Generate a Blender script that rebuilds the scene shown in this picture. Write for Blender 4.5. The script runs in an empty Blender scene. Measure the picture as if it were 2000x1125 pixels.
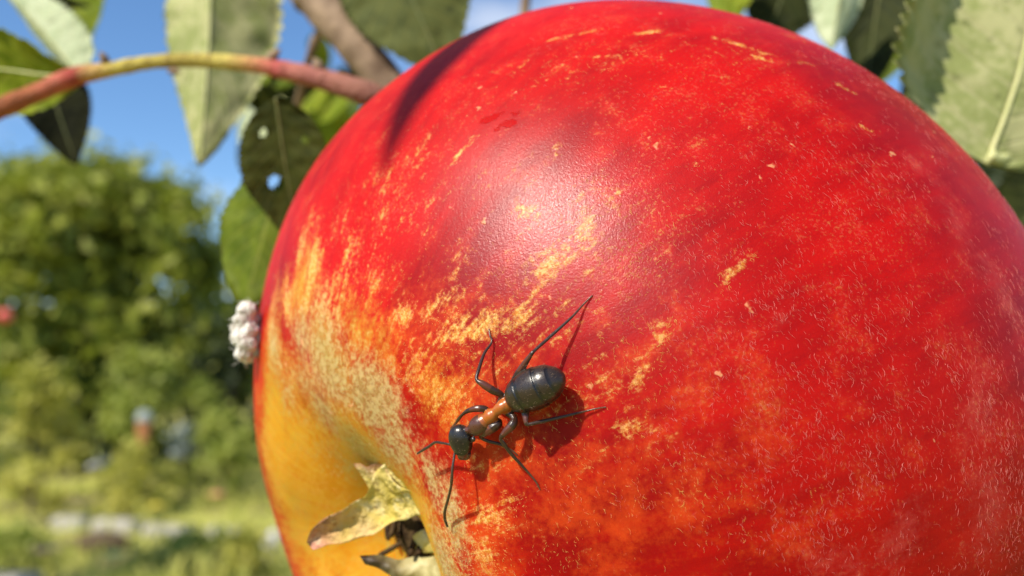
import bpy, bmesh, math, random
import numpy as np
from mathutils import Vector, Matrix, noise as mnoise
from mathutils.bvhtree import BVHTree
from mathutils.kdtree import KDTree

random.seed(7); rng = np.random.default_rng(7)
scene = bpy.context.scene
COL = scene.collection

# ------------------------------------------------------------------ camera, sky, sun, exposure
F = 1732.0                                   # focal length in pixels of a 2000 px wide frame
PITCH = math.radians(4.6)
CAM = Vector((0, 0, 1.3))
RIGHT = Vector((1, 0, 0)); FWD = Vector((0, math.cos(PITCH), math.sin(PITCH))); UP = Vector((0, -math.sin(PITCH), math.cos(PITCH)))
cam = bpy.data.cameras.new('camera'); cam_ob = bpy.data.objects.new('camera', cam); COL.objects.link(cam_ob)
cam_ob.location = CAM; cam_ob.rotation_euler = (math.pi/2+PITCH, 0, 0)
cam.sensor_width = 36; cam.lens = F/2000*36; cam.clip_start = 0.002; cam.clip_end = 3000
cam.dof.use_dof = True; cam.dof.focus_distance = 0.0490; cam.dof.aperture_fstop = 36; cam.dof.aperture_blades = 0
scene.camera = cam_ob

def D(x, y, z): return RIGHT*x + UP*y + FWD*z            # camera-frame direction (right, up, forward) -> world
def P(px, py, z): return CAM + D((px-1000)/F*z, (562.5-py)/F*z, z)
def G(px, py, h=0.0):                                    # where the sight line meets the ground
    d = D((px-1000)/F, (562.5-py)/F, 1.0)
    return CAM + d*((h-CAM.z)/d.z)
def project(v):
    r = v-CAM; z = r.dot(FWD)
    return 1000+F*r.dot(RIGHT)/z, 562.5-F*r.dot(UP)/z, z

SUN = D(-.50, .73, -.47).normalized()                     # towards the sun
SUN_EL = math.asin(SUN.z)
world = bpy.data.worlds.new('World'); scene.world = world; world.use_nodes = True
wn = world.node_tree.nodes; wl = world.node_tree.links
sky = wn.new('ShaderNodeTexSky'); sky.sky_type = 'NISHITA'; sky.sun_disc = False
sky.sun_elevation = SUN_EL; sky.sun_rotation = math.atan2(SUN.x, SUN.y)
sky.air_density = 1.0; sky.dust_density = 0.0; sky.ozone_density = 6.0
bg = wn['Background']; bg.inputs['Strength'].default_value = 0.104
tcw = wn.new('ShaderNodeTexCoord'); cn = wn.new('ShaderNodeTexNoise'); cn.inputs['Scale'].default_value = 4.2; cn.inputs['Detail'].default_value = 5; cn.inputs['Roughness'].default_value = .5
mp = wn.new('ShaderNodeMapping'); mp.inputs['Scale'].default_value = (1, 1, 2.2); mp.inputs['Location'].default_value = (.35, 0, .2)
cm = wn.new('ShaderNodeMapRange'); cm.interpolation_type = 'SMOOTHSTEP'; cm.inputs[1].default_value = .50; cm.inputs[2].default_value = .76; cm.inputs[4].default_value = .5
cx = wn.new('ShaderNodeMix'); cx.data_type = 'RGBA'; cx.inputs[7].default_value = (8.5, 8.6, 8.8, 1)
wl.new(tcw.outputs['Generated'], mp.inputs[0]); wl.new(mp.outputs[0], cn.inputs['Vector']); wl.new(cn.outputs['Fac'], cm.inputs[0])
wl.new(cm.outputs[0], cx.inputs[0]); hs = wn.new('ShaderNodeHueSaturation'); hs.inputs['Saturation'].default_value = 1.06; hs.inputs['Value'].default_value = 1.12
wl.new(sky.outputs[0], hs.inputs['Color']); wl.new(hs.outputs[0], cx.inputs[6]); wl.new(cx.outputs[2], bg.inputs['Color'])
sl = bpy.data.lights.new('sun', 'SUN'); sl.energy = 5.0; sl.angle = math.radians(0.53); sl.color = (1.0, 0.92, 0.79)
so = bpy.data.objects.new('sun', sl); COL.objects.link(so); so.location = (-3, -3, 6)
so.rotation_euler = SUN.to_track_quat('Z', 'Y').to_euler()
vs = scene.view_settings
vs.view_transform = 'Standard'; vs.look = 'None'; vs.exposure = 0.55; vs.gamma = 1.0; vs.use_curve_mapping = False
scene.render.engine = 'CYCLES'
scene.cycles.use_denoising = True
scene.cycles.max_bounces = 5; scene.cycles.diffuse_bounces = 3; scene.cycles.glossy_bounces = 2; scene.cycles.transmission_bounces = 4

# ------------------------------------------------------------------ helpers
def tag(o, label=None, cat=None, group=None, kind=None):
    if label: o['label'] = label
    if cat: o['category'] = cat
    if group: o['group'] = group
    if kind: o['kind'] = kind
    return o
def link(name, me, parent=None, loc=None):
    o = bpy.data.objects.new(name, me); COL.objects.link(o)
    if parent is not None: o.parent = parent
    if loc is not None: o.location = loc
    return o
def empty(name, loc):
    o = bpy.data.objects.new(name, None); COL.objects.link(o); o.location = loc; o.empty_display_size = .01
    return o
def smooth(me):
    me.polygons.foreach_set('use_smooth', [True]*len(me.polygons)); me.update()
def mesh(name, verts, faces, mats, idx=None, sm=True):
    me = bpy.data.meshes.new(name); me.from_pydata(verts if isinstance(verts, np.ndarray) else [tuple(v) for v in verts], [], faces)
    for m in (mats if isinstance(mats, (list, tuple)) else [mats]): me.materials.append(m)
    if idx is not None: me.polygons.foreach_set('material_index', idx)
    if sm: smooth(me)
    me.update(); return me
def attr(me, name, vals, typ='FLOAT'):
    a = me.attributes.new(name, typ, 'POINT')
    a.data.foreach_set('value' if typ == 'FLOAT' else 'vector', np.asarray(vals, dtype=np.float32).ravel())

class N:                                                  # small node-graph builder
    def __init__(s, name):
        s.m = bpy.data.materials.new(name); s.m.use_nodes = True
        s.t = s.m.node_tree; s.b = s.t.nodes['Principled BSDF']; s.out = s.t.nodes['Material Output']
        s._oc = None
    def n(s, typ, **kw):
        o = s.t.nodes.new(typ)
        for k, v in kw.items(): setattr(o, k, v)
        return o
    def put(s, sock, v):
        if isinstance(v, bpy.types.NodeSocket): s.t.links.new(v, sock)
        elif v is not None:
            if sock.type == 'RGBA' and len(v) == 3: v = (*v, 1)
            sock.default_value = v
    def obj(s):
        if s._oc is None: s._oc = s.n('ShaderNodeTexCoord').outputs['Object']
        return s._oc
    def noise(s, scale, detail=3, rough=.55, vec=None, dist=0):
        o = s.n('ShaderNodeTexNoise'); s.put(o.inputs['Vector'], vec if vec is not None else s.obj())
        o.inputs['Scale'].default_value = scale; o.inputs['Detail'].default_value = detail
        o.inputs['Roughness'].default_value = rough; o.inputs['Distortion'].default_value = dist
        return o.outputs['Fac']
    def vor(s, scale, vec=None, feat='F1', out='Distance', rnd=1):
        o = s.n('ShaderNodeTexVoronoi', feature=feat); s.put(o.inputs['Vector'], vec if vec is not None else s.obj())
        o.inputs['Scale'].default_value = scale; o.inputs['Randomness'].default_value = rnd
        return o.outputs[out]
    def attr(s, name, out='Fac'):
        o = s.n('ShaderNodeAttribute', attribute_name=name); return o.outputs[out]
    def math(s, op, a, b=None, c=None, clamp=False):
        o = s.n('ShaderNodeMath', operation=op, use_clamp=clamp)
        s.put(o.inputs[0], a); s.put(o.inputs[1], b); s.put(o.inputs[2], c)
        return o.outputs[0]
    def add(s, a, b): return s.math('ADD', a, b)
    def mul(s, a, b): return s.math('MULTIPLY', a, b)
    def mad(s, a, b, c): return s.math('MULTIPLY_ADD', a, b, c)
    def step(s, x, lo, hi):
        o = s.n('ShaderNodeMapRange', interpolation_type='SMOOTHSTEP')
        s.put(o.inputs[0], x); o.inputs[1].default_value = lo; o.inputs[2].default_value = hi
        return o.outputs[0]
    def mix(s, f, a, b, mode='MIX'):
        o = s.n('ShaderNodeMix', data_type='RGBA', blend_type=mode)
        s.put(o.inputs[0], f); s.put(o.inputs[6], a); s.put(o.inputs[7], b)
        return o.outputs[2]
    def bump(s, h, strength, dist, nrm=None):
        o = s.n('ShaderNodeBump'); o.inputs['Strength'].default_value = strength; o.inputs['Distance'].default_value = dist
        s.put(o.inputs['Height'], h); s.put(o.inputs['Normal'], nrm)
        return o.outputs[0]
    def set(s, **kw):
        for k, v in kw.items(): s.put(s.b.inputs[k.replace('_', ' ')], v)
        return s

def simple(name, c1, c2, scale=20, rough=.7, spec=.3, bumpd=None, detail=4):
    n = N(name); f = n.noise(scale, detail)
    n.set(Base_Color=n.mix(n.step(f, .35, .65), c1, c2), Roughness=rough, Specular_IOR_Level=spec)
    if bumpd: n.set(Normal=n.bump(n.noise(scale*3, 4), .6, bumpd))
    return n.m

def tube(pts, rad, seg=8, caps=True):
    """verts, faces of a tube round a polyline"""
    pts = [Vector(p) for p in pts]; V = []; Fc = []
    ref = None
    for i, p in enumerate(pts):
        t = (pts[min(i+1, len(pts)-1)]-pts[max(i-1, 0)]).normalized()
        if ref is None:
            ref = t.orthogonal().normalized()
        ref = (ref-t*ref.dot(t)).normalized(); b = t.cross(ref)
        for k in range(seg):
            a = 2*math.pi*k/seg
            V.append(p+(ref*math.cos(a)+b*math.sin(a))*rad[i])
    for i in range(len(pts)-1):
        for k in range(seg):
            Fc.append((i*seg+k, i*seg+(k+1) % seg, (i+1)*seg+(k+1) % seg, (i+1)*seg+k))
    if caps:
        Fc.append(tuple(range(seg))[::-1]); n0 = (len(pts)-1)*seg; Fc.append(tuple(range(n0, n0+seg)))
    return V, Fc
def spline(pts, n):
    """Catmull-Rom through tuples (any length), n samples per span"""
    A = [np.array(p, float) for p in pts]; out = []
    for i in range(len(A)-1):
        p0 = A[max(i-1, 0)]; p1 = A[i]; p2 = A[i+1]; p3 = A[min(i+2, len(A)-1)]
        for k in range(n):
            t = k/n
            out.append(.5*((2*p1)+(-p0+p2)*t+(2*p0-5*p1+4*p2-p3)*t*t+(-p0+3*p1-3*p2+p3)*t**3))
    out.append(A[-1]); return out
def merge(parts):
    V = []; Fc = []
    for v, f in parts:
        k = len(V); V += list(v); Fc += [tuple(i+k for i in q) for q in f]
    return V, Fc

# ------------------------------------------------------------------ ground
n = N('meadow_soil')
a = n.noise(.9, 5); b = n.noise(9, 5)
soil = n.mix(n.step(b, .35, .65), (.10, .075, .04), (.26, .22, .11))
turf = n.mix(n.step(n.noise(14, 4), .3, .7), (.32, .34, .06), (.52, .48, .14))
n.set(Base_Color=n.mix(n.step(a, .40, .56), soil, turf), Roughness=.95, Specular_IOR_Level=.1, Normal=n.bump(b, .8, .06))
M_ground = n.m
R0 = 900
gv = []; gf = []
gx = np.r_[-R0, -200, np.linspace(-40, 40, 81), 200, R0]; gy = np.r_[-R0, -200, np.linspace(-40, 40, 81), 200, R0]
for y in gy:
    for x in gx:
        z = .05*mnoise.noise((x*.5, y*.5, 0))+.02*mnoise.noise((x*2, y*2, 3)) if abs(x) < 39 and abs(y) < 39 else 0
        gv.append((x, y, z-.03))
W = len(gx)
for j in range(len(gy)-1):
    for i in range(W-1): gf.append((j*W+i, j*W+i+1, (j+1)*W+i+1, (j+1)*W+i))
ground = link('ground', mesh('ground', gv, gf, M_ground)); ground['kind'] = 'structure'

# ------------------------------------------------------------------ the apple
AR = .035
A_C = np.array([(1205.0-1000)/F, (562.5-820.7)/F, 1])*.0788
A_A = np.array([-.725, -.262, 0]); A_A[2] = -math.sqrt(1-A_A[0]**2-A_A[1]**2)
A_U = np.cross(A_A, [0, 1, 0]); A_U /= np.linalg.norm(A_U); A_V = np.cross(A_A, A_U)
LOB = (-.0105, .0040, .0070, .0088, .0055, .0025)
PROF = np.array([(0, .69), (.05, .695), (.105, .715), (.165, .755), (.24, .79), (.33, .812), (.45, .80), (.62, .715), (.82, .535), (.94, .30), (1.0, .05), (.99, -.22), (.92, -.5), (.79, -.74), (.6, -.89), (.42, -.93), (.27, -.87), (.14, -.74), (.04, -.6), (0, -.56)])
PROF[:, 1] = np.where(PROF[:, 1] > 0, PROF[:, 1]*.938, PROF[:, 1]*.88)
def profile(pp, k):
    d = np.r_[0, np.cumsum(np.hypot(*np.diff(pp, axis=0).T))]; t = np.linspace(0, d[-1], k)
    m = np.gradient(pp, d, axis=0); m[0] = (m[0][0], 0); m[-1] = (m[-1][0], 0)
    i = np.clip(np.searchsorted(d, t, side='right')-1, 0, len(d)-2); h = d[i+1]-d[i]; s = ((t-d[i])/h)[:, None]; h = h[:, None]
    return (2*s**3-3*s**2+1)*pp[i]+(s**3-2*s**2+s)*h*m[i]+(-2*s**3+3*s**2)*pp[i+1]+(s**3-s**2)*h*m[i+1], t/d[-1]
NL, NM = 340, 560
pr, arc = profile(PROF, NL+2); pr *= AR
pr = pr[1:-1]; arc = arc[1:-1]
th = np.linspace(0, 2*np.pi, NM, endpoint=False)
lob = 1+LOB[0]*np.cos(2*th)+LOB[1]*np.sin(2*th)+LOB[2]*np.cos(3*th)+LOB[3]*np.sin(3*th)
rho = pr[:, :1]*lob
zz = pr[:, 1:]*(1+rho/AR*(LOB[4]*np.cos(th)+LOB[5]*np.sin(th)))
crown = np.exp(-((arc-.115)/.055)**2)[:, None]*np.cos(5*th+.8)*.00035      # five faint ribs round the eye
zz = zz+crown
X = (rho*np.cos(th))[..., None]*A_U+(rho*np.sin(th))[..., None]*A_V+zz[..., None]*A_A
X = X.reshape(-1, 3)
poleT = A_A*(PROF[0, 1]*AR); poleB = A_A*(PROF[-1, 1]*AR)
Xc = np.vstack([X, poleT, poleB])                                          # camera frame, from the apple's centre
BAS = np.array([RIGHT, UP, FWD])
XW = Xc@BAS
A_W = CAM + D(*A_C)
fa = []
for i in range(NL-1):
    for k in range(NM):
        k2 = (k+1) % NM; fa.append((i*NM+k, i*NM+k2, (i+1)*NM+k2, (i+1)*NM+k))
for k in range(NM):
    fa.append((NL*NM, (k+1) % NM, k)); fa.append((NL*NM+1, (NL-1)*NM+k, (NL-1)*NM+(k+1) % NM))
fa = [f[::-1] for f in fa]
arcv = np.r_[np.repeat(arc, NM), 0, 1]; thv = np.r_[np.tile(th, NL), 0, 0]
bvh = BVHTree.FromPolygons([tuple(v) for v in XW+np.array(A_W)], fa, all_triangles=False)
def hit(px, py):
    d = D((px-1000)/F, (562.5-py)/F, 1.0).normalized()
    p, nn, i, dist = bvh.ray_cast(CAM, d, 1)
    if p is None: return None, None
    if nn.dot(d) > 0: nn = -nn
    return p, nn
tc = (XW[fa[1000][0]]); c0 = np.cross(XW[fa[1000][1]]-tc, XW[fa[1000][2]]-tc)
if c0.dot(tc) < 0: fa = [f[::-1] for f in fa]

def blobs(lst):
    out = np.zeros(len(XW))
    PW = XW+np.array(A_W)
    for (px, py, rx, ry, ang, s) in lst:
        p, nn = hit(px, py)
        if p is None: continue
        z = project(p)[2]; k = z/F
        a = math.radians(ang)                               # positive: turned counter-clockwise in the picture
        u = RIGHT*math.cos(a)+UP*math.sin(a); u = (u-nn*u.dot(nn)).normalized(); v = nn.cross(u)
        d = PW-np.array(p)
        q = (d@np.array(u)/(rx*k))**2+(d@np.array(v)/(ry*k))**2+(d@np.array(nn)/(4*max(rx, ry)*k))**2
        out = np.maximum(out, s*np.exp(-q*.7))
    return out
gold = blobs([(740, 480, 330, 280, 0, .36), (1250, 110, 480, 110, 0, .28), (1000, 720, 300, 240, 0, .38), (1450, 500, 480, 480, 0, .15), (1150, 480, 180, 150, 40, .40), (592, 470, 70, 22, 90, .9), (606, 540, 90, 34, 88, .95), (676, 500, 60, 15, 85, .85), (640, 605, 60, 50, 0, .75), (720, 560, 60, 14, 85, .6),
    (560, 600, 80, 30, 80, .8), (790, 608, 30, 34, 0, .9), (850, 600, 80, 26, 25, .85), (930, 640, 120, 34, 8, .95), (1010, 625, 60, 30, 20, .95), (1080, 515, 75, 28, 42, .9),
    (1140, 450, 45, 26, 60, .9), (1022, 412, 22, 18, 0, .75), (1240, 750, 70, 15, 62, .8), (1288, 648, 36, 14, 60, .75), (1222, 832, 34, 18, 30, .8),
    (1430, 530, 45, 13, 45, .85), (1470, 500, 14, 10, 45, .8), (950, 540, 45, 16, 30, .7), (905, 292, 48, 8, 45, .85), (1085, 290, 12, 20, 0, .7),
    (1110, 70, 62, 9, 8, .8), (1252, 64, 40, 9, 5, .8), (1388, 72, 14, 14, 0, .75), (1460, 92, 58, 11, -28, .85), (1492, 116, 26, 8, -30, .8), (1650, 172, 24, 7, -25, .95),
    (1292, 168, 20, 9, -10, .7), (1355, 322, 8, 9, 0, .8), (995, 975, 42, 26, 0, .75), (950, 1010, 60, 34, 0, .8), (890, 1050, 50, 70, 0, .8), (945, 1085, 50, 40, 0, .8),
    (870, 780, 60, 50, 0, .62), (810, 700, 60, 60, 0, .62), (925, 905, 36, 30, 0, .6), (1760, 470, 12, 10, 0, .7), (1690, 250, 26, 6, -25, .7), (1060, 1060, 80, 40, 0, .5),
    (830, 310, 30, 6, 60, .6), (735, 330, 10, 30, 0, .5), (1180, 640, 40, 10, 45, .5), (1110, 590, 40, 20, 40, .6), (1500, 480, 10, 8, 0, .6), (1340, 970, 50, 20, 0, .4), (1590, 960, 14, 18, 0, .5),
    (760, 250, 34, 6, 55, .55), (1180, 110, 60, 8, -8, .6), (1330, 130, 40, 8, -20, .6), (1540, 70, 30, 8, -25, .6), (1400, 200, 20, 8, -25, .5)])
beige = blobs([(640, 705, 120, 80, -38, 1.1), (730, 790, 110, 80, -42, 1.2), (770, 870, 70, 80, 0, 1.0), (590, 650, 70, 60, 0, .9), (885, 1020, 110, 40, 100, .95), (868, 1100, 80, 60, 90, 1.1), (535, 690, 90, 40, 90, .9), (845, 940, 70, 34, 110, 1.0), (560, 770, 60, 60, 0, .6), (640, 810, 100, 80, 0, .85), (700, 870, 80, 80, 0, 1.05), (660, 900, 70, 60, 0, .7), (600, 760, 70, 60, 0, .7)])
beige = np.maximum(beige, np.clip((.050-arcv)/.03, 0, 1)*.75)  # brown ring round the eye, partly the sepals' shade put into colour
yel = np.maximum(blobs([(620, 960, 170, 250, 0, 1.15), (540, 860, 60, 250, 0, 1.1), (700, 870, 110, 130, 0, 1.1), (640, 690, 130, 70, -30, .85), (840, 1060, 80, 120, 0, .9), (590, 570, 80, 90, 0, .75), (700, 640, 150, 70, -25, .62), (860, 760, 90, 110, 0, .5)]), np.clip((.15-arcv)/.08, 0, 1.1))
oran = blobs([(1150, 990, 330, 150, 0, .8), (950, 820, 170, 150, 0, .95), (790, 660, 220, 130, 0, .85), (1450, 820, 280, 150, 0, .4), (1240, 720, 170, 160, 0, .45), (940, 1050, 130, 130, 0, 1.0)])
wet = blobs([(962, 230, 30, 12, 12, 1.0), (995, 240, 18, 12, -20, 1.0), (968, 252, 12, 8, 0, .9), (1005, 222, 12, 8, 0, .8)])
dust = blobs([(1530, 620, 60, 30, 45, .8), (1640, 760, 120, 40, 20, .6), (1760, 1050, 110, 60, 60, .9), (1910, 800, 120, 60, 70, .8), (1950, 560, 150, 60, -60, .9), (1870, 440, 120, 50, -50, .8), (1540, 960, 50, 40, 0, .7), (1380, 860, 60, 30, 30, .6), (1390, 640, 40, 20, 40, .6), (1650, 1100, 120, 50, 0, .8), (1930, 1000, 120, 90, 90, .9), (1560, 560, 40, 20, 0, .6), (1800, 330, 100, 40, -45, .7), (1480, 300, 70, 40, 0, .5), (1300, 180, 60, 30, 0, .5), (1210, 200, 50, 20, 0, .5)])
hilite = blobs([(1085, 420, 170, 120, 20, 1), (1000, 330, 180, 100, 20, .5), (1230, 520, 150, 120, 0, .45), (1300, 330, 160, 160, 0, .25)])  # where the sun's highlight sits; extra gloss and paler flecks are put there

n = N('apple_skin')
g, be, ye, orr, we, bl = (n.attr(k) for k in ('gold', 'beige', 'yel', 'oran', 'wet', 'hilite')); du = n.attr('dust')
co = n.attr('co', 'Vector')
lo = n.noise(70, 3); mid = n.noise(420, 3, .6); fin = n.noise(2500, 4, .75); vf = n.noise(5200, 2, .6)
strk = n.noise(9, 5, .65, vec=co); strk2 = n.noise(26, 4, .6, vec=co)
red = n.mix(n.step(n.add(n.mul(lo, .6), n.mul(strk, .4)), .36, .64), (.24, .0008, .0012), (.43, .0040, .0018))
red = n.mix(n.mul(n.step(mid, .45, .75), .45), red, (.47, .011, .006))
redo = n.mix(n.mul(n.step(n.add(n.mul(orr, .75), n.add(n.mul(n.add(mid, -.5), 1.5), n.mul(n.add(fin, -.5), 1.3))), .12, 1.0), .85), red, (.52, .055, .005))
redo = n.mix(n.mul(n.step(n.add(fin, n.mul(n.add(strk2, -.5), .9)), .52, .66), .28), redo, (.26, .0015, .003))
ylw = n.mix(n.step(n.add(n.mul(strk, .4), n.mul(n.add(lo, mid), .3)), .40, .62), (.50, .20, .006), (.54, .28, .014))
ylw = n.mix(n.mul(n.step(n.add(strk2, n.mul(n.add(mid, -.5), .6)), .54, .72), .45), ylw, (.50, .09, .010))
ylw = n.mix(n.mul(n.step(n.add(fin, n.mul(mid, .4)), .62, .85), .35), ylw, (.62, .36, .06))
ylw = n.mix(n.mul(n.step(n.add(lo, n.mul(n.add(fin, -.5), .6)), .45, .68), .6), ylw, (.33, .20, .018))
ymask = n.step(n.add(ye, n.add(n.mul(n.add(strk2, -.5), .6), n.add(n.mul(n.add(mid, -.5), .7), n.mul(n.add(fin, -.5), .9)))), .22, .95)
col = n.mix(ymask, redo, ylw)
gm = n.add(g, n.add(n.mul(n.add(mid, -.5), 1.0), n.add(n.mul(n.add(fin, -.5), 2.0), n.mul(n.add(strk2, -.5), 1.5))))
gmask = n.mul(n.step(gm, .42, 1.12), n.step(g, .05, .25))
gcol = n.mix(n.step(vf, .38, .62), (.50, .19, .02), (.66, .42, .13))
col = n.mix(n.mul(gmask, .9), col, gcol)
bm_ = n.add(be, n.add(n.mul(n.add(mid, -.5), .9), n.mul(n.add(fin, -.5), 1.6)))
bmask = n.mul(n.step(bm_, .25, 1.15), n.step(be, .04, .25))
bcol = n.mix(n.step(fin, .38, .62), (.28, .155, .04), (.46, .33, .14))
bcol = n.mix(n.mul(n.step(ye, .7, 1.0), .8), bcol, n.mix(n.step(fin, .4, .6), (.20, .125, .016), (.36, .25, .055)))  # darker olive in the eye's hollow: part russet, part painted shade
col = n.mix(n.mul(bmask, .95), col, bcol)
col = n.mix(n.mul(n.step(n.add(du, n.add(n.mul(n.add(mid, -.5), 1.3), n.mul(n.add(fin, -.5), 1.6))), .45, 1.4), .34), col, (.52, .10, .08))
# lenticels and flecks of cork
wv = n.n('ShaderNodeVectorMath', operation='MULTIPLY_ADD'); nz = n.n('ShaderNodeTexNoise'); nz.inputs['Scale'].default_value = 1600; n.put(nz.inputs['Vector'], n.obj())
n.put(wv.inputs[0], nz.outputs['Color']); wv.inputs[1].default_value = (.0011, .0011, .0011); n.put(wv.inputs[2], n.obj())
ln = n.vor(480, vec=wv.outputs[0]); lr = n.vor(480, vec=wv.outputs[0], out='Color')
sep = n.n('ShaderNodeSeparateColor'); n.put(sep.inputs[0], lr)
size = n.mad(sep.outputs[0], .24, -.115)
lmask = n.step(n.add(size, n.mul(ln, -1)), -.03, .04)
col = n.mix(n.mul(lmask, .7), col, (.64, .30, .14))
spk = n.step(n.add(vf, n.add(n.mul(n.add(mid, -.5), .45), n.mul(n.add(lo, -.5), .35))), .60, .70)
col = n.mix(n.mul(spk, n.mad(bl, .30, .14)), col, n.mix(n.step(fin, .4, .6), (.60, .13, .10), (.62, .28, .08)))  # pale flecks strengthened in colour across the highlight area
wetm = n.step(n.add(we, n.add(n.mul(n.add(mid, -.5), 1.8), n.mul(n.add(fin, -.5), 1.0))), .50, .62)
col = n.mix(n.mul(wetm, .85), col, (.36, .006, .002))
gl = n.noise(9500, 2, .7)
hgt = n.add(n.mul(gl, n.mad(bl, .5, .22)), n.add(n.mul(vf, n.mad(bl, .45, .15)), n.add(n.mul(gmask, .35), n.mul(lmask, .5))))
hgt = n.add(hgt, n.mul(wetm, -1.3))
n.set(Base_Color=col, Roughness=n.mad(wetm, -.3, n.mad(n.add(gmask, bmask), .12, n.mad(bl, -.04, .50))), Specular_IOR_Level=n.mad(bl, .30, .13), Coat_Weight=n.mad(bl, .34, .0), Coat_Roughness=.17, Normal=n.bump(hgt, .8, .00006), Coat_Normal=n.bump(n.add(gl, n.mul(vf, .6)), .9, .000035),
      Subsurface_Weight=.6, Subsurface_Radius=(1, .10, .04), Subsurface_Scale=.0030, Sheen_Weight=.0)
n.b.inputs['Sheen Tint'].default_value = (1, .85, .8, 1)
M_apple = n.m
ame = mesh('apple', XW, fa, M_apple)
for k, v in (('gold', gold), ('beige', beige), ('yel', yel), ('oran', oran), ('wet', wet), ('hilite', hilite), ('dust', dust)): attr(ame, k, v)
attr(ame, 'co', np.c_[np.cos(thv)*2.0, np.sin(thv)*2.0, arcv*1.3], 'FLOAT_VECTOR')
apple = empty('apple', A_W)
tag(apple, 'big red and yellow apple filling the picture, with a dried eye at lower left', 'apple')
skin = link('skin', ame, apple)

# fine pale fibres lying on the skin
M_fib = [simple('fibre_pale', (.62, .20, .17), (.50, .09, .07), 900, .6, .4), simple('fibre_gold', (.66, .40, .11), (.56, .27, .05), 900, .6, .4), simple('fibre_cream', (.62, .47, .24), (.48, .33, .15), 900, .6, .4)]
def fuzz(count):
    fv = XW[np.array([f[:4] if len(f) == 4 else (*f, f[0]) for f in fa])]
    cen = fv.mean(1)+np.array(A_W)
    nr = np.cross(fv[:, 1]-fv[:, 0], fv[:, 2]-fv[:, 0]); area = np.linalg.norm(nr, axis=1); nr /= area[:, None]+1e-20
    f0 = np.array([f[0] for f in fa])
    view = np.array(CAM)-cen; dist = np.linalg.norm(view, axis=1); cosv = (nr*view).sum(1)/dist
    rel = cen-np.array(CAM); z = rel@np.array(FWD)
    px = 1000+F*(rel@np.array(RIGHT))/np.maximum(z, .001); py = 562.5-F*(rel@np.array(UP))/np.maximum(z, .001)
    d = .30+1.5*np.clip((px-1150)/600, 0, 1)*np.clip((py-0)/600, .3, 1)+.35*np.clip((py-850)/250, 0, 1)
    d = d+2.2*np.clip(beige[f0], 0, 1)+2.2*gold[f0]+.5*hilite[f0]+.8*np.clip(yel[f0], 0, 1)*(arcv[f0] > .12)+.8*oran[f0]
    d = d*np.where((px < 950) & (py < 480), .45, 1)
    d = d*np.clip(1-(wet[f0]*1.2), 0, 1)*(arcv[f0] > .05)
    w = area*d*(cosv > -.25); w /= w.sum()
    pick = rng.choice(len(fa), int(count*2.6), p=w)
    keep = [i for i in pick if rng.random() < .42*max(.08, min(2.2, .55+1.6*(mnoise.noise(Vector(XW[f0[i]])*140)+.7*mnoise.noise(Vector(XW[f0[i]])*430))))]
    pick = keep[:count]
    V = []; Fc = []; MI = []
    ax = np.array(D(*A_A))
    for i in pick:
        q = fv[i]; a, b = rng.random(2)
        p = (q[0]*(1-a)+q[1]*a)*(1-b)+(q[3]*(1-a)+q[2]*a)*b
        nn = nr[i]
        mer = ax-nn*ax.dot(nn); mer /= np.linalg.norm(mer)+1e-9; lat = np.cross(nn, mer)
        g_, b_ = gold[f0[i]], beige[f0[i]]
        if b_ > .3 or px[i] < 820: t = mer; jit = .45
        elif g_ > .35: t = mer; jit = 1.5
        elif hilite[f0[i]] > .3: t = lat; jit = 1.2
        else: t = lat; jit = .42
        an = rng.normal()*jit; t = t*math.cos(an)+np.cross(nn, t)*math.sin(an); s_ = np.cross(nn, t)
        far = np.clip((px[i]-1000)/800, 0, 1)
        L = (.08+.26*rng.random()**2+.36*far*rng.random()**2.2)*1e-3*(.75 if (b_ > .3 or g_ > .35) else 1)
        r = (.0052+.0068*rng.random()**1.5)*1e-3*(1.35 if b_ > .3 or g_ > .3 else 1)
        k1 = rng.normal()*.16*L; k2 = rng.normal()*.07*L; lift = (.03+.10*rng.random()**2)*L
        base = len(V)
        for j in range(5):
            u = j/4
            c = p+t*(u-.5)*L+s_*(k1*4*u*(1-u)+k2*math.sin(6.28*u))+nn*(r*.6+lift*4*u*(1-u))
            rr = r*(1-.55*abs(2*u-1)**2)
            V += [c+s_*rr, c+nn*rr*1.1, c-s_*rr]
        for j in range(4):
            o = base+j*3
            Fc += [(o, o+1, o+4, o+3), (o+1, o+2, o+5, o+4), (o+2, o, o+3, o+5)]
            m = 2 if (b_ > .3 and rng.random() < .6) else 1 if (g_ > .2 or yel[f0[i]] > .3 or (oran[f0[i]] > .4 and rng.random() < .5)) else 0
            MI += [m]*3
    return mesh('fuzz', np.array(V), np.array(Fc), M_fib, MI)
fz = link('fuzz', fuzz(33000), apple); fz['kind'] = 'stuff'

# dried eye: sepals, and the stalk at the far end
n = N('sepal_skin')
f = n.noise(500, 5); f2 = n.noise(160, 3); tp = n.attr('tip')
c = n.mix(n.step(f, .35, .65), (.46, .35, .07), (.62, .49, .19))
c = n.mix(n.step(n.add(tp, n.mul(n.add(f2, -.5), .8)), .45, .8), c, (.42, .20, .13))
c = n.mix(n.step(n.add(tp, n.mul(n.add(f, -.5), 1.4)), .9, 1.15), c, (.10, .035, .02))
c = n.mix(n.mul(n.step(n.noise(1300, 4, .7), .56, .66), .7), c, (.20, .10, .04))
c = n.mix(n.mul(n.step(n.noise(700, 3), .55, .7), .6), c, (.66, .58, .36))
n.set(Base_Color=c, Roughness=.8, Specular_IOR_Level=.15, Normal=n.bump(n.add(f, n.noise(1500, 3)), 1.0, .0004))
M_sepal = n.m
n = N('sepal_dry'); f = n.noise(600, 5); tp = n.attr('tip')
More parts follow.
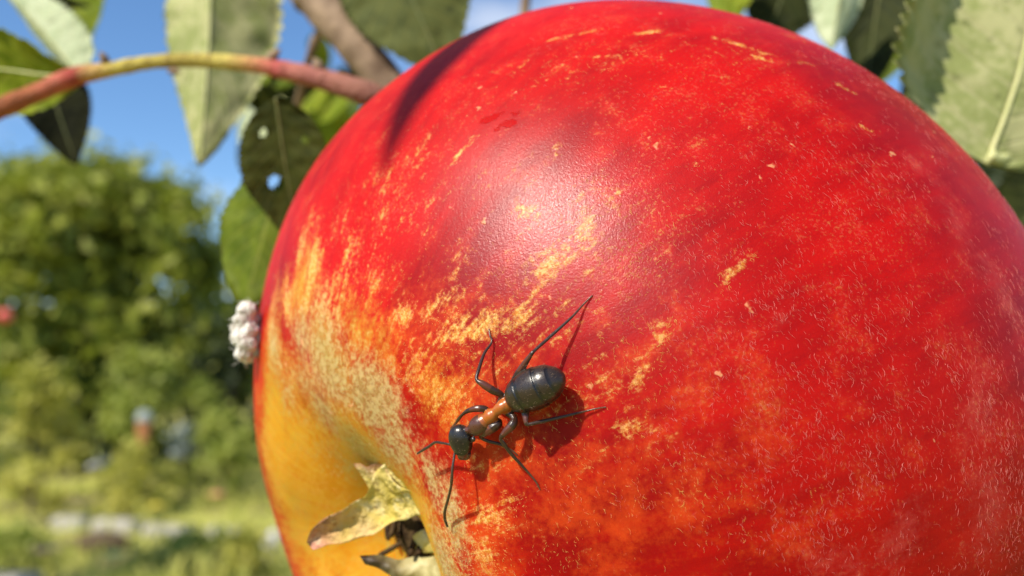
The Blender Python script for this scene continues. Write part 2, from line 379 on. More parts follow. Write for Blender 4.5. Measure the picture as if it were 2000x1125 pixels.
c = n.mix(n.step(f, .35, .65), (.24, .19, .06), (.46, .40, .19)); c = n.mix(n.step(n.add(tp, n.mul(n.add(f, -.5), .8)), .4, .9), c, (.03, .015, .008))
n.set(Base_Color=c, Roughness=.6, Normal=n.bump(f, .9, .0002)); M_sepdry = n.m
def sepal(up, lo, bulge, thick, mat, tip_end=1.0):
    """up, lo: the two edges as (px, py, depth) from root to tip"""
    nu, nv = 44, 17
    U = spline(up, 8); Lw = spline(lo, 8)
    def samp(A, t):
        x = t*(len(A)-1); i = min(int(x), len(A)-2); return A[i]*(1-(x-i))+A[i+1]*(x-i)
    V = []; T = []
    for side in (0, 1):
        for i in range(nu):
            t = i/(nu-1); a = P(*samp(U, t)); b = P(*samp(Lw, t))
            for j in range(nv):
                s = j/(nv-1); p = a.lerp(b, s); vd = (CAM-p).normalized()
                w = bulge*math.sin(math.pi*s)*(1-.5*t)+.0005*mnoise.noise(p*380)+.0003*mnoise.noise(p*900)+.00014*mnoise.noise(p*2200); p = p+UP*(.00035*mnoise.noise(p*700+Vector((5, 0, 0))))
                p = p+vd*(w-(thick*(1-.5*t) if side else 0))
                V.append(p-A_W); T.append(t*tip_end)
    Fc = []
    o = nu*nv
    for i in range(nu-1):
        for j in range(nv-1):
            q = (i*nv+j, i*nv+j+1, (i+1)*nv+j+1, (i+1)*nv+j); Fc.append(q); Fc.append(tuple(k+o for k in q[::-1]))
        Fc.append((i*nv, (i+1)*nv, (i+1)*nv+o, i*nv+o)); Fc.append((i*nv+nv-1, i*nv+nv-1+o, (i+1)*nv+nv-1+o, (i+1)*nv+nv-1))
    for j in range(nv-1):
        Fc.append((j, j+o, j+1+o, j+1)); k = (nu-1)*nv+j; Fc.append((k, k+1, k+1+o, k+o))
    me = mesh('sepal', V, Fc, mat); attr(me, 'tip', T)
    bm = bmesh.new(); bm.from_mesh(me); bmesh.ops.recalc_face_normals(bm, faces=bm.faces); bm.to_mesh(me); bm.free()
    return link('sepal', me, apple)
s1 = sepal([(772, 896, .0570), (747, 906, .0584), (728, 934, .0594), (708, 974, .0600), (677, 994, .0600), (642, 1007, .0599), (610, 1036, .0598), (599, 1058, .0598)],
      [(846, 955, .0540), (829, 1002, .0574), (800, 1009, .0590), (771, 1018, .0598), (733, 1038, .0600), (683, 1052, .0600), (640, 1063, .0599), (611, 1070, .0598)], -.0007, .00028, M_sepal)
s1['label'] = 'long pale green sepal with a pinkish tip'
s2 = sepal([(775, 985, .0612), (728, 958, .0612), (708, 935, .0612), (690, 908, .0614)], [(805, 955, .0575), (778, 945, .0582), (759, 925, .0586), (746, 904, .0584)], .0003, .0003, M_sepal, .75)
s3 = sepal([(870, 1085, .0600), (820, 1086, .0616), (760, 1088, .0613), (702, 1083, .0610)], [(870, 1150, .0600), (820, 1140, .0612), (765, 1124, .0610), (712, 1102, .0608)], .0007, .00032, M_sepdry)
s3['label'] = 'dry grey sepal with a dark pointed tip'
s4 = sepal([(862, 1012, .0590), (837, 1032, .0610), (806, 1050, .0620)], [(872, 1080, .0585), (840, 1078, .0610), (812, 1072, .0622)], .0006, .00032, M_sepal, .45)
s5 = sepal([(870, 1140, .0600), (800, 1150, .0618), (740, 1170, .0615)], [(880, 1200, .0600), (810, 1205, .0615), (750, 1200, .0612)], .0006, .00032, M_sepal, .8)
M_eye = simple('eye_brown', (.025, .014, .007), (.09, .055, .025), 900, .85, .1, .0003)
AXv = D(*A_A); pole = AXv*(.69*.938*AR)
cu, cv = AXv.orthogonal().normalized(), None
cv = AXv.cross(cu)
bm = bmesh.new(); bmesh.ops.create_icosphere(bm, subdivisions=3, radius=1)
for v in bm.verts:
    q = v.co*(1+.25*mnoise.noise(v.co*2)); v.co = pole+cu*q.x*.0024+cv*q.y*.0024+AXv*q.z*.0009
me = bpy.data.meshes.new('eye_cup'); bm.to_mesh(me); bm.free(); me.materials.append(M_eye); smooth(me); link('eye_cup', me, apple)  # dark brown lump, its colour standing in for the shaded hollow
stm = None
for i in range(9):
    a_ = i*2.4; r_ = .0008+.0018*random.random(); b0 = pole+(cu*math.cos(a_)+cv*math.sin(a_))*r_; b1 = b0+AXv*(.0012+.0018*random.random())+(cu*random.uniform(-1, 1)+cv*random.uniform(-1, 1))*.0018
    v, f_ = tube([Vector(x) for x in spline([b0, (b0+b1)/2+cu*random.uniform(-.0006, .0006), b1], 4)], [.00022]*8+[.00014], 6)
    link('stamen', mesh('stamen', v, f_, M_eye), apple)
M_stalk = simple('stalk_bark', (.16, .09, .03), (.26, .16, .06), 300, .7, .3, .0003)
AX = D(*A_A)
st0 = -AX*(.56*.887*AR); st1 = -AX*.036+UP*.002; st2 = -AX*.044+UP*.006
tv, tf = tube([Vector(p) for p in spline([st0, st1, st2], 8)], [.0016]*17, 10)
link('stalk', mesh('stalk', tv, tf, M_stalk), apple)
STALK_END = A_W+st2

# ------------------------------------------------------------------ the ant (one continuous mesh)
M = N('ant_shell')
n = M
kind = n.attr('col', 'Color'); f = n.noise(6000, 3); f2 = n.noise(14000, 2)
n.set(Base_Color=n.mix(n.mul(n.step(f2, .5, .75), .12), kind, (.10, .07, .045)), Roughness=n.mad(f, .30, .16), Specular_IOR_Level=.55, Normal=n.bump(n.add(f2, f), .4, .00002))
M_ant = n.m
ant_o, ant_n = hit(985, 800)
def H(px, py, h):
    """point on the sight line through the pixel, h millimetres above the apple's skin"""
    p, nn = hit(px, py); v = (CAM-p).normalized()
    p = p+v*(h*1e-3/max(.35, nn.dot(v)))
    return (p-ant_o)*1000
PXMM = project(ant_o)[2]/F*1000                               # millimetres per pixel here
BLACK = (.010, .007, .006); BROWN = (.030, .012, .007); ORANGE = (.35, .090, .012); DKRED = (.085, .022, .012); GREY = (.022, .0125, .008)
aparts = []; acol = []
def limb(pts, rad, col, seg=10):
    q = spline([(*H(*p), r) for p, r in zip(pts, rad)], 6)
    v, fc = tube([Vector(x[:3]) for x in q], [max(.012, x[3])*1.0 for x in q], seg)
    aparts.append((v, fc)); 
    if isinstance(col, list):
        m = len(q); acol.extend([col[min(int(i/m*len(col)), len(col)-1)] for i in range(m) for k in range(seg)])
    else: acol.extend([col]*len(v))
def lathe(p0, p1, prof, colf, seg=40, flat=1.0, bend=0.0):
    p0, p1 = Vector(p0), Vector(p1); ax = (p1-p0); L = ax.length; ax.normalize()
    nv = (ant_n-ax*ant_n.dot(ax)).normalized(); sv = ax.cross(nv)
    V = []; Cc = []; Fc = []
    q = spline(prof, 8)
    for x in q:
        t, r = float(x[0]), max(.004, float(x[1]))
        for k in range(seg):
            a = 2*math.pi*k/seg
            V.append(p0+ax*t*L+nv*(math.cos(a)*r*flat+bend*math.sin(math.pi*t))+sv*math.sin(a)*r); Cc.append(colf(t, a))
    m = len(q)
    for i in range(m-1):
        for k in range(seg): Fc.append((i*seg+k, i*seg+(k+1) % seg, (i+1)*seg+(k+1) % seg, (i+1)*seg+k))
    Fc.append(tuple(range(seg))[::-1]); Fc.append(tuple(range((m-1)*seg, m*seg)))
    aparts.append((V, Fc)); acol.extend(Cc)
k = PXMM
# head, mandibles
lathe(H(894, 829, 1.36), H(907, 895, 1.06), [(0, .2*k), (.03, 9*k), (.12, 17.5*k), (.28, 23*k), (.45, 24.5*k), (.62, 22.5*k), (.78, 18*k), (.9, 12*k), (1, 4*k)],
      lambda t, a: BLACK if t < .72 else DKRED if t > .86 else BLACK, flat=.82)
limb([(898, 886, 1.08), (899, 894, 0.963), (906, 897, 0.929)], [.16, .12, .05], DKRED); limb([(915, 885, 1.08), (914, 893, 0.963), (907, 898, 0.929)], [.16, .12, .05], DKRED)
for ex, ey in ((884, 850), (924, 858)):                        # eyes
    lathe(Vector(H(ex, ey, 1.36))-ant_n*.12, Vector(H(ex, ey, 1.36))+ant_n*.12, [(0, .02), (.2, .11), (.5, .155), (.8, .11), (1, .02)], lambda t, a: BLACK, 16)
# neck, pronotum, mesonotum, propodeum, petiole
limb([(905, 842, 1.3), (922, 838, 1.27), (935, 832, 1.27)], [.22, .22, .3], DKRED)
lathe(H(918, 846, 1.18), H(957, 812, 1.27), [(0, 4*k), (.12, 12*k), (.35, 18.5*k), (.55, 19*k), (.75, 15*k), (1, 7*k)], lambda t, a: (.07, .022, .011) if t < .72 and math.cos(a) > -.2 else (.24, .06, .012), flat=.95)
lathe(H(944, 824, 1.21), H(990, 787, 1.3), [(0, 8*k), (.15, 12*k), (.36, 13.5*k), (.52, 9.5*k), (.62, 10.5*k), (.82, 12*k), (1, 7*k)], lambda t, a: ORANGE, flat=1.05)
lathe(H(972, 802, 1.15), H(1004, 780, 1.15), [(0, 7*k), (.3, 13.5*k), (.7, 12*k), (1, 6*k)], lambda t, a: ORANGE, flat=1.0)
lathe(H(993, 791, 1.55), H(1003, 784, 1.55), [(0, 2.5*k), (.4, 14*k), (.6, 14*k), (1, 4*k)], lambda t, a: (.33, .10, .015), flat=.8)
# gaster with overlapping tergites
pg = [(0, 1*k*.885), (.015, 12*k*.885), (.06, 23*k*.885), (.14, 33*k*.885), (.22, 38*k*.885), (.262, 39.8*k*.885), (.268, 38.2*k*.885), (.35, 42.5*k*.885), (.45, 44.5*k*.885), (.56, 44.6*k*.885), (.603, 44*k*.885), (.611, 42*k*.885), (.70, 40.8*k*.885), (.79, 36.5*k*.885), (.81, 34*k*.885), (.88, 27.5*k*.885), (.93, 21*k*.885), (.97, 13*k*.885), (1, 2*k*.885)]
def gcolf(t, a):
    if .235 < t < .33 or .585 < t < .66 or .79 < t < .84: return (.007, .005, .0045)
    return GREY
lathe(H(990, 785, 1.39), H(1103, 732, 1.42), pg, gcolf, 64, flat=.93, bend=.10)
# legs: coxa, femur, tibia, tarsus
LG = [DKRED, BROWN, BROWN, BROWN, BROWN, (.05, .02, .01)]
def leg(pts, rad): limb(pts, [r*k*(1.0 if r >= 6.5 else .80) for r in rad], [BROWN, BROWN, DKRED, BROWN, BROWN, BROWN, (.06, .022, .010), (.09, .035, .015)])
leg([(985, 785, 0.929), (995, 765, 0.989), (1014, 728, 1.43), (1036, 694, 1.8), (1046, 683, 1.7), (1075, 657, 1.18), (1115, 621, 0.588), (1137, 597, 0.217), (1157, 577, 0.04)], [8, 7, 8, 5.5, 4, 4.2, 3.2, 2.4, 2.0])
leg([(975, 795, 0.869), (980, 773, 1.05), (962, 762, 1.36), (943, 750, 1.61), (931, 741, 1.67), (935, 722, 1.36), (946, 690, 0.681), (960, 669, 0.217), (957, 655, 0.15), (955, 642, 0.04)], [9, 6.5, 8, 7, 4.5, 4.6, 3.8, 2.6, 2.2, 1.8])
leg([(948, 818, 0.929), (950, 801, 1.12), (933, 798, 1.36), (915, 802, 1.36), (904, 809, 1.3), (896, 818, 0.929), (889, 828, 0.495), (880, 836, 0.1)], [9, 7, 7, 6, 4, 4.5, 3, 2])
leg([(955, 822, 0.869), (972, 826, 0.929), (962, 835, 1.12), (948, 845, 1.12), (939, 854, 0.989), (955, 862, 0.681), (978, 868, 0.372), (1000, 880, 0.215), (1012, 890, 0.05)], [9, 10, 10.5, 8, 4.5, 4.6, 3.8, 2.5, 1.8])
leg([(985, 800, 0.869), (1003, 816, 0.989), (1000, 830, 1.18), (987, 844, 1.3), (978, 856, 1.3), (985, 868, 1.12), (1000, 888, 0.743), (1030, 921, 0.248), (1046, 940, 0.12), (1055, 957, 0.04)], [9, 7, 9, 7, 4.8, 5, 4.6, 3, 2.4, 1.8])
leg([(998, 795, 0.929), (1020, 800, 1.18), (1026, 808, 1.43), (1027, 822, 1.61), (1030, 829, 1.61), (1050, 825, 1.36), (1095, 815, 0.743), (1140, 804, 0.248), (1165, 798, 0.15), (1184, 795, 0.04)], [9, 7, 7.5, 6, 4.4, 5, 4, 2.4, 2, 1.7])
# antennae
limb([(886, 872, 1.24), (878, 868, 1.33), (862, 865, 1.36), (850, 864, 1.3), (838, 872, 1.18), (826, 879, 1.12), (815, 886, 1.05)], [2.6*k, 2.4*k, 2.6*k, 2.8*k, 3*k, 3*k, 2.2*k], BROWN)
limb([(889, 880, 1.24), (887, 892, 1.36), (884, 912, 1.55), (882, 938, 1.61), (881, 950, 1.43), (876, 972, 1.05), (869, 998, 0.619), (869, 1014, 0.433), (874, 1029, 0.31)], [2.5*k, 2.4*k, 2.6*k, 3.2*k, 2.8*k, 3*k, 3.2*k, 3.2*k, 2.4*k], [(.05, .022, .012), BROWN])
av, af = merge(aparts)
tmp = bpy.data.objects.new('tmp', mesh('tmp', av, af, M_ant)); COL.objects.link(tmp)
md = tmp.modifiers.new('r', 'REMESH'); md.mode = 'VOXEL'; md.voxel_size = .026; md.use_smooth_shade = True
dg = bpy.context.evaluated_depsgraph_get(); dg.update()
ant_me = bpy.data.meshes.new_from_object(tmp.evaluated_get(dg)); bpy.data.objects.remove(tmp)
kd = KDTree(len(av))
for i, v in enumerate(av): kd.insert(v, i)
kd.balance()
nv = len(ant_me.vertices); cs = np.ones((nv, 4), np.float32)
for i, v in enumerate(ant_me.vertices): cs[i, :3] = acol[kd.find(v.co)[1]]
ca = ant_me.color_attributes.new('col', 'FLOAT_COLOR', 'POINT'); ca.data.foreach_set('color', cs.ravel())
ant_me.transform(Matrix.Scale(.001, 4)); ant_me.materials.clear(); ant_me.materials.append(M_ant); smooth(ant_me)
ant = link('ant', ant_me, None, ant_o); tag(ant, 'black and orange-brown ant walking on the red apple beside its eye', 'ant')

# short pale bristles on the ant's back end and head
hv = []
pts_ = [v for v in ant_me.vertices]; random.shuffle(pts_)
M_hair = simple('ant_bristle', (.16, .10, .06), (.26, .17, .10), 3000, .5, .5)
cnt = 0
gc = (H(1047, 757, 1.2))/1000; hc_ = H(903, 860, 1.2)/1000
for v in pts_:
    if cnt > 260: break
    if (v.co-gc).length > .0021 and (v.co-hc_).length > .0012: continue
    if v.normal.dot(ant_n) < -.1: continue
    ax_ = (H(1103, 732, 1.2)-H(990, 785, 1.2)).normalized(); d_ = (v.normal*.55+ax_*.8).normalized(); L_ = random.uniform(.00007, .00017)
    hv.append(tube([v.co-v.normal*.00001, v.co+d_*L_*.6, v.co+d_*L_+ax_*L_*.2], [.0000075, .000006, .000002], 3)); cnt += 1
for v in pts_[-260:]:                                          # spines on legs and feelers
    if (v.co-gc).length < .0021 or (v.co-hc_).length < .0010: continue
    d_ = (v.normal+Vector((random.uniform(-.5, .5), random.uniform(-.5, .5), random.uniform(-.5, .5)))).normalized(); L_ = random.uniform(.00008, .0002)
    hv.append(tube([v.co-v.normal*.00001, v.co+d_*L_*.6, v.co+d_*L_], [.000008, .000006, .000002], 3))
v, f_ = merge(hv); hb = link('bristles', mesh('bristles', v, f_, M_hair), ant); hb['kind'] = 'stuff'

# ------------------------------------------------------------------ white lump on the apple's left edge
lp = []
for (px, py, z, r) in [(482, 608, .0700, 20), (475, 628, .0697, 19), (484, 645, .0697, 20), (471, 658, .0695, 20), (482, 672, .0695, 20), (476, 688, .0695, 17), (484, 700, .0700, 11), (496, 655, .0705, 20), (463, 642, .0700, 12), (494, 625, .0705, 16), (494, 684, .0705, 16)]:
    c = (P(px, py, z)-P(478, 650, .0695))*1000; rr = r*.0695/F*1000
    bm = bmesh.new(); bmesh.ops.create_icosphere(bm, subdivisions=3, radius=rr)
    lp.append(([v.co+c for v in bm.verts], [tuple(v.index for v in f.verts) for f in bm.faces])); bm.free()
lv, lf = merge(lp)
n = N('white_crust'); f = n.noise(900, 4)
n.set(Base_Color=n.mix(n.step(f, .3, .6), (.36, .32, .26), (.70, .67, .61)), Roughness=.85, Specular_IOR_Level=.2, Normal=n.bump(n.noise(1600, 4), .9, .0002)); M_crust = n.m
tmp = bpy.data.objects.new('tmp', mesh('tmp', lv, lf, M_crust)); COL.objects.link(tmp)
md = tmp.modifiers.new('r', 'REMESH'); md.mode = 'VOXEL'; md.voxel_size = .05
dg = bpy.context.evaluated_depsgraph_get(); dg.update()
lm = bpy.data.meshes.new_from_object(tmp.evaluated_get(dg)); bpy.data.objects.remove(tmp)
for v in lm.vertices: v.co += v.normal*(.16*mnoise.noise(v.co*2.2)+.12*mnoise.noise(v.co*5)+.06*mnoise.noise(v.co*11))
lm.transform(Matrix.Scale(.001, 4)); lm.materials.clear(); lm.materials.append(M_crust); smooth(lm)
lump = link('white_lump', lm, None, P(478, 650, .0695))
th_p = []
lvs = list(lm.vertices); random.shuffle(lvs)
for v in lvs[:110]:                                            # loose waxy threads
    t_ = v.normal.orthogonal().normalized(); t2_ = v.normal.cross(t_); a_ = random.random()*6.28; d_ = t_*math.cos(a_)+t2_*math.sin(a_); L_ = random.uniform(.0003, .0009)
    th_p.append(tube([v.co-v.normal*.00003, v.co+d_*L_*.4+v.normal*L_*.25, v.co+d_*L_*.8+v.normal*L_*random.uniform(-.1, .5)], [.00002, .000018, .000008], 4))
v, f_ = merge(th_p); tt = link('threads', mesh('threads', v, f_, M_crust), lump); tt['kind'] = 'stuff'
tag(lump, 'white lumpy crust stuck to the left edge of the apple', 'white lump')

# ------------------------------------------------------------------ apple tree: branch, twigs, leaves
tree = empty('apple_tree', (.25, .55, 0)); tag(tree, 'apple tree whose near leaves and twigs frame the big apple', 'tree')
TL = Vector(tree.location)
def leaf_mat(name, c1, c2, vein, trans, rough=.5, spec=.35, tcol=(.30, .42, .03)):
    n = N(name); co = n.attr('leafco', 'Vector'); sp = n.n('ShaderNodeSeparateXYZ'); n.put(sp.inputs[0], co)
    f = n.noise(260, 5); f2 = n.noise(1100, 3)
    c = n.mix(n.step(n.add(n.mul(f, .6), n.mul(f2, .4)), .40, .58), c1, c2)
    c = n.mix(n.mul(n.step(n.noise(420, 3), .62, .70), .6), c, tuple(x*.45 for x in c1))
    sy = n.math('ABSOLUTE', sp.outputs[1])
    w = n.math('FRACT', n.add(n.mul(sp.outputs[0], 9), n.mul(sy, -2.2)))
    w = n.math('ABSOLUTE', n.add(w, -.5))
    vm = n.math('SUBTRACT', 1, n.step(w, .02, .10)); mr = n.math('SUBTRACT', 1, n.step(sy, .01, .045))
    vv = n.math('MAXIMUM', n.mul(vm, .6), mr)
    c = n.mix(n.mul(vv, .7), c, vein)
    n.set(Base_Color=c, Roughness=rough, Specular_IOR_Level=spec, Normal=n.bump(n.add(n.mul(f2, .5), n.mul(vv, .8)), .5, .0003))
    if trans:
        t = n.n('ShaderNodeBsdfTranslucent'); n.put(t.inputs[0], tcol)
        mx = n.n('ShaderNodeMixShader'); mx.inputs[0].default_value = trans
        n.t.links.new(n.b.outputs[0], mx.inputs[1]); n.t.links.new(t.outputs[0], mx.inputs[2]); n.t.links.new(mx.outputs[0], n.out.inputs[0])
    return n.m
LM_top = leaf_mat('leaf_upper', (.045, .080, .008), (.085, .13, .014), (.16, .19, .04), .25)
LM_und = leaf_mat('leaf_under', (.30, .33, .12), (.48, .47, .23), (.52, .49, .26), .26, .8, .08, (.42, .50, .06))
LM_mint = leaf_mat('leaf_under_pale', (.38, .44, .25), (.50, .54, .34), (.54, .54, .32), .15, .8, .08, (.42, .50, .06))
LM_dark = leaf_mat('leaf_shaded', (.012, .016, .003), (.026, .032, .006), (.06, .06, .015), .03, .7, .12)  # darkened green: shade on the leaves put into their colour
LM_black = leaf_mat('leaf_shaded_black', (.004, .005, .0015), (.010, .011, .003), (.02, .02, .006), 0, .8, .06)  # almost black, painting the shadow this hanging leaf is in
LM_shade2 = leaf_mat('leaf_dark_olive', (.022, .028, .004), (.045, .05, .007), (.07, .07, .015), .10, .7, .10)  # olive leaf colour darkened to stand for partial shade
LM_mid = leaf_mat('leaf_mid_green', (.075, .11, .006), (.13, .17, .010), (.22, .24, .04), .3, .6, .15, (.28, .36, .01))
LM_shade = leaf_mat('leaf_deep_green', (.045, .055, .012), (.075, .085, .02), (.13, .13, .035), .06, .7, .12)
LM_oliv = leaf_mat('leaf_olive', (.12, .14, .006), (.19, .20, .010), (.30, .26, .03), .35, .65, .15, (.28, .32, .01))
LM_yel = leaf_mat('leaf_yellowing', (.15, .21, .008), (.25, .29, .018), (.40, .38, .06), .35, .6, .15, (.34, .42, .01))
M_rib = simple('leaf_rib', (.44, .46, .18), (.56, .54, .26), 300, .6)
M_ribd = simple('leaf_rib_dark', (.10, .12, .035), (.16, .16, .05), 300, .6)
def leaf(base, tip, hw, face, mats, fold=0.2, bow=.0, label=None, edge=0.0, petiole=None, hole=None, nt=66, ns=20, skew=.42, rib=None, wav=1.0, ribr=.011, bend=None):
    """base, tip: (px, py, depth); hw: half width in pixels at the base depth; face: camera-frame direction of the upper side (mats[0])"""
    b = P(*base) if not isinstance(base, Vector) else base; t = P(*tip) if not isinstance(tip, Vector) else tip
    ax = t-b; L = ax.length; ax = ax/L
    nr = D(*face); nr = (nr-ax*nr.dot(ax)).normalized(); sd = ax.cross(nr)
    W_ = hw*(base[2] if not isinstance(base, Vector) else .05)/F
    seed = random.random()*50
    if bend is None: bend = random.uniform(-.045, .045)
    rows = []
    for i in range(nt+1):
        u = i/nt
        w = (math.sin(math.pi*u**(.5/.7*(.5/skew)**.25 if False else math.log(.5)/math.log(skew)))**.85)*(1-.12*u) if 0 < u < 1 else 0
        saw = 1+.032*(((i % 3)-1)*.9+.4*mnoise.noise((u*40+seed, 0, 0)))*(0 if u < .06 else 1)
        row = []
        for j in range(ns+1):
            s = -1+2*j/ns; x = s*W_*w*(saw if abs(s) > .99 else 1)
            zz_ = -fold*abs(x)+bow*L*math.sin(math.pi*u)+wav*L*(.03*mnoise.noise((u*3+seed, s*1.2, 0))+.014*mnoise.noise((u*9+seed, s*2.5, 4)))*(.3+abs(s))+wav*L*.006*abs(s)*math.sin(u*57)*(1-u)
            if edge and s > .62: zz_ += edge*W_*w*((s-.62)/.38)**1.2*.38
            row.append((b+ax*u*L+sd*(x+bend*L*math.sin(math.pi*u))+nr*zz_, (u, s, 0)))
        rows.append(row)
    th_ = .00022
    V = []; CO = []
    for off in (0, 1):
        for row in rows:
            for p, c in row: V.append(p-nr*th_*off-TL); CO.append(c)
    o = (nt+1)*(ns+1); Fc = []; MI = []
    def skip(i, j):
        if not hole: return False
        u = (i+.5)/nt; s = -1+2*(j+.5)/ns
        return any(((u-hu)/ru)**2+((s-hs)/rs)**2 < 1 for hu, hs, ru, rs in hole)
    for i in range(nt):
        for j in range(ns):
            if skip(i, j): continue
            a = i*(ns+1)+j; q = (a, a+1, a+ns+2, a+ns+1)
            Fc.append(q[::-1]); MI.append(0); Fc.append(tuple(k_+o for k_ in q)); MI.append(1)
        a = i*(ns+1); Fc.append((a, a+ns+1, a+ns+1+o, a+o)); MI.append(1)
        a += ns; Fc.append((a, a+o, a+ns+1+o, a+ns+1)); MI.append(1)
    me = mesh('leaf', V, Fc, list(mats), MI); attr(me, 'leafco', CO, 'FLOAT_VECTOR')
    lo = link('leaf', me, tree)
    if label: lo['label'] = label
    # midrib, raised on the under side
    mp = [rows[i][ns//2][0]-nr*th_-TL for i in range(0, nt-1, 2)]
    v, f_ = tube(mp, [W_*ribr*3.0*(1-.8*i/len(mp)) for i in range(len(mp))], 6)
    link('midrib', mesh('midrib', v, f_, rib or M_rib), lo)
    if petiole:
        pts = [b+ax*.001-nr*th_-TL]+[P(*q)-TL for q in petiole]
        q = spline(pts, 5); v, f_ = tube([Vector(x) for x in q], [W_*.045]*len(q), 8)
        link('petiole', mesh('petiole', v, f_, rib or M_rib), lo)
    return lo
# bark
n = N('branch_bark'); f = n.noise(260, 5, vec=None); f2 = n.noise(90, 4)
n.set(Base_Color=n.mix(n.step(n.add(n.mul(f, .5), n.mul(f2, .5)), .38, .62), (.14, .09, .055), (.34, .24, .155)), Roughness=.8, Specular_IOR_Level=.25, Normal=n.bump(n.add(f, f2), .8, .0006)); M_bark = n.m
def wood(name, pts, mat, label=None, seg=16, knots=None, spans=8):
    """pts: (px, py, depth, half thickness in px)"""
    q = spline([(*(P(a, b, z)-TL), r*z/F) if not isinstance(a, Vector) else (*(a-TL), b) for a, b, z, r in pts], spans)
    rad = [float(x[3])*(1+.10*mnoise.noise((i*.35, r_, 0))+.05*mnoise.noise((i*.9, r_, 7))) for i, (x, r_) in enumerate((x, len(q)) for x in q)]
    v, f_ = tube([Vector(x[:3]) for x in q], rad, seg)
    me = mesh(name, v, f_, mat); attr(me, 'run', [i/(len(q)-1) for i in range(len(q)) for k_ in range(seg)])
    o = link(name, me, tree)
    if label: o['label'] = label
    return o
wood('branch', [(430, -260, .125, 46), (575, -60, .118, 44), (630, 10, .116, 42), (700, 92, .114, 38), (765, 178, .114, 38), (850, 300, .116, 40), (900, 520, .128, 44), (880, 900, .15, 50), (840, 1500, .17, 60)], M_bark, 'grey-brown branch behind the apple', 20)
n = N('twig_skin'); r_ = n.attr('run'); f = n.noise(300, 4)
rp = n.n('ShaderNodeValToRGB'); n.put(rp.inputs[0], n.add(r_, n.mul(n.add(f, -.5), .05)))
els = rp.color_ramp.elements
stops = [(0, (.26, .07, .02)), (.16, (.34, .10, .035)), (.24, (.46, .11, .07)), (.285, (.30, .03, .02)), (.32, (.52, .30, .10)), (.38, (.52, .42, .08)), (.50, (.36, .28, .05)), (.58, (.56, .46, .10)), (.64, (.52, .20, .09)), (.70, (.50, .10, .09)), (.74, (.44, .15, .11)), (.80, (.34, .12, .09)), (1, (.25, .14, .08))]
els[0].position, els[0].color = 0, (*stops[0][1], 1); els[1].position, els[1].color = 1, (*stops[-1][1], 1)
for p_, c_ in stops[1:-1]:
    e = els.new(p_); e.color = (*c_, 1)
fs = n.noise(1400, 4, .7); tcol_ = n.mix(n.mul(n.step(fs, .5, .66), .55), rp.outputs[0], (.16, .07, .03))
n.set(Base_Color=tcol_, Roughness=.6, Specular_IOR_Level=.25, Normal=n.bump(n.add(f, fs), .9, .0006)); M_twig = n.m
wood('twig', [(-180, 290, .098, 20.6), (0, 212, .099, 19.8), (80, 178, .1, 18.1), (145, 150, .1, 18.9), (215, 136, .1, 14.6), (300, 121, .1, 13.8), (400, 118, .1, 14.6), (500, 127, .1, 15.5), (560, 138, .1, 18.9), (640, 158, .1, 21.5), (735, 190, .1, 24.9), (900, 260, .108, 22.4)], M_twig, 'red and yellow young twig arching left of the apple', 16, spans=10)
for (bx, by, tx, ty, r_) in [(212, 122, 196, 100, 9), (520, 112, 548, 96, 10), (330, 128, 352, 142, 7), (632, 136, 612, 112, 10)]:
    q = spline([(*(P(bx, by+12, .1)-TL), r_*.6), (*(P((bx+tx)/2, (by+ty)/2+4, .0995)-TL), r_), (*(P(tx, ty, .099)-TL), r_*.15)], 6)
    v, f_ = tube([Vector(x[:3]) for x in q], [max(.00003, x[3]*.1/F) for x in q], 10); link('bud', mesh('bud', v, f_, M_bark), tree)
wood('fruit_spur', [(880, 250, .107, 26), (1000, 300, .118, 22), (1150, 420, .128, 20), (STALK_END, .0016, 0, 0)] if False else [(880, 250, .107, 26), (1000, 320, .118, 22), (1180, 480, .128, 20), (project(STALK_END)[0], project(STALK_END)[1], project(STALK_END)[2], 22)], M_bark)
wood('side_twig', [(640, 40, .118, 10), (618, 75, .119, 9), (600, 130, .121, 8), (575, 230, .13, 8)], M_bark)
wood('side_twig', [(1690, -60, .14, 16), (1740, 5, .14, 16), (1785, 55, .14, 14), (1850, 140, .145, 12)], M_bark)
wood('side_twig', [(1040, -90, .13, 10), (1027, 0, .13, 10), (1022, 60, .13, 9)], M_bark)

UN = (LM_top, LM_und)
# the camera sees the under side when face points away (z > 0)
leaf((402, -250, .125), (390, 325, .118), 122, (0, .05, 1), (LM_top, LM_und), fold=-.75, label='pale green leaf folded along its midrib, hanging behind the twig', petiole=[(395, -330, .128), (440, -400, .125)])
leaf((158, 152, .102), (-280, 95, .112), 98, (.1, .5, 1), (LM_yel, LM_yel), fold=.1, label='olive leaf at the left edge above the twig', petiole=[(185, 148, .1)])
leaf((160, 150, .122), (-10, -40, .128), 58, (.15, .3, 1), (LM_top, LM_mint), fold=-.9, label='mint-white leaf underside behind the olive leaf')
leaf((95, -150, .15), (158, 118, .148), 84, (-.3, .3, -1), (LM_yel, LM_und), fold=.2, label='bright yellow-green leaf at the top left')
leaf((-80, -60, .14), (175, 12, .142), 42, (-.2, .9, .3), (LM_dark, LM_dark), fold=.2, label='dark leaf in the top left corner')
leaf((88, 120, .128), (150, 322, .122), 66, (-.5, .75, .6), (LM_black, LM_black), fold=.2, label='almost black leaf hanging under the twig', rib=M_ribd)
leaf((728, -190, .112), (872, 150, .108), 140, (-.2, .6, .8), (LM_shade, LM_shade), fold=-.15, label='dark green leaf against the sky, above the branch', rib=M_ribd)
leaf((585, 225, .091), (474, 606, .089), 128, (-.25, .1, -1), (LM_mid, LM_oliv), fold=.25, hole=[(.346, .18, .05, .16)], label='bright green serrated leaf below the holed dark leaf', nt=60, ns=24, rib=M_ribd, skew=.58)
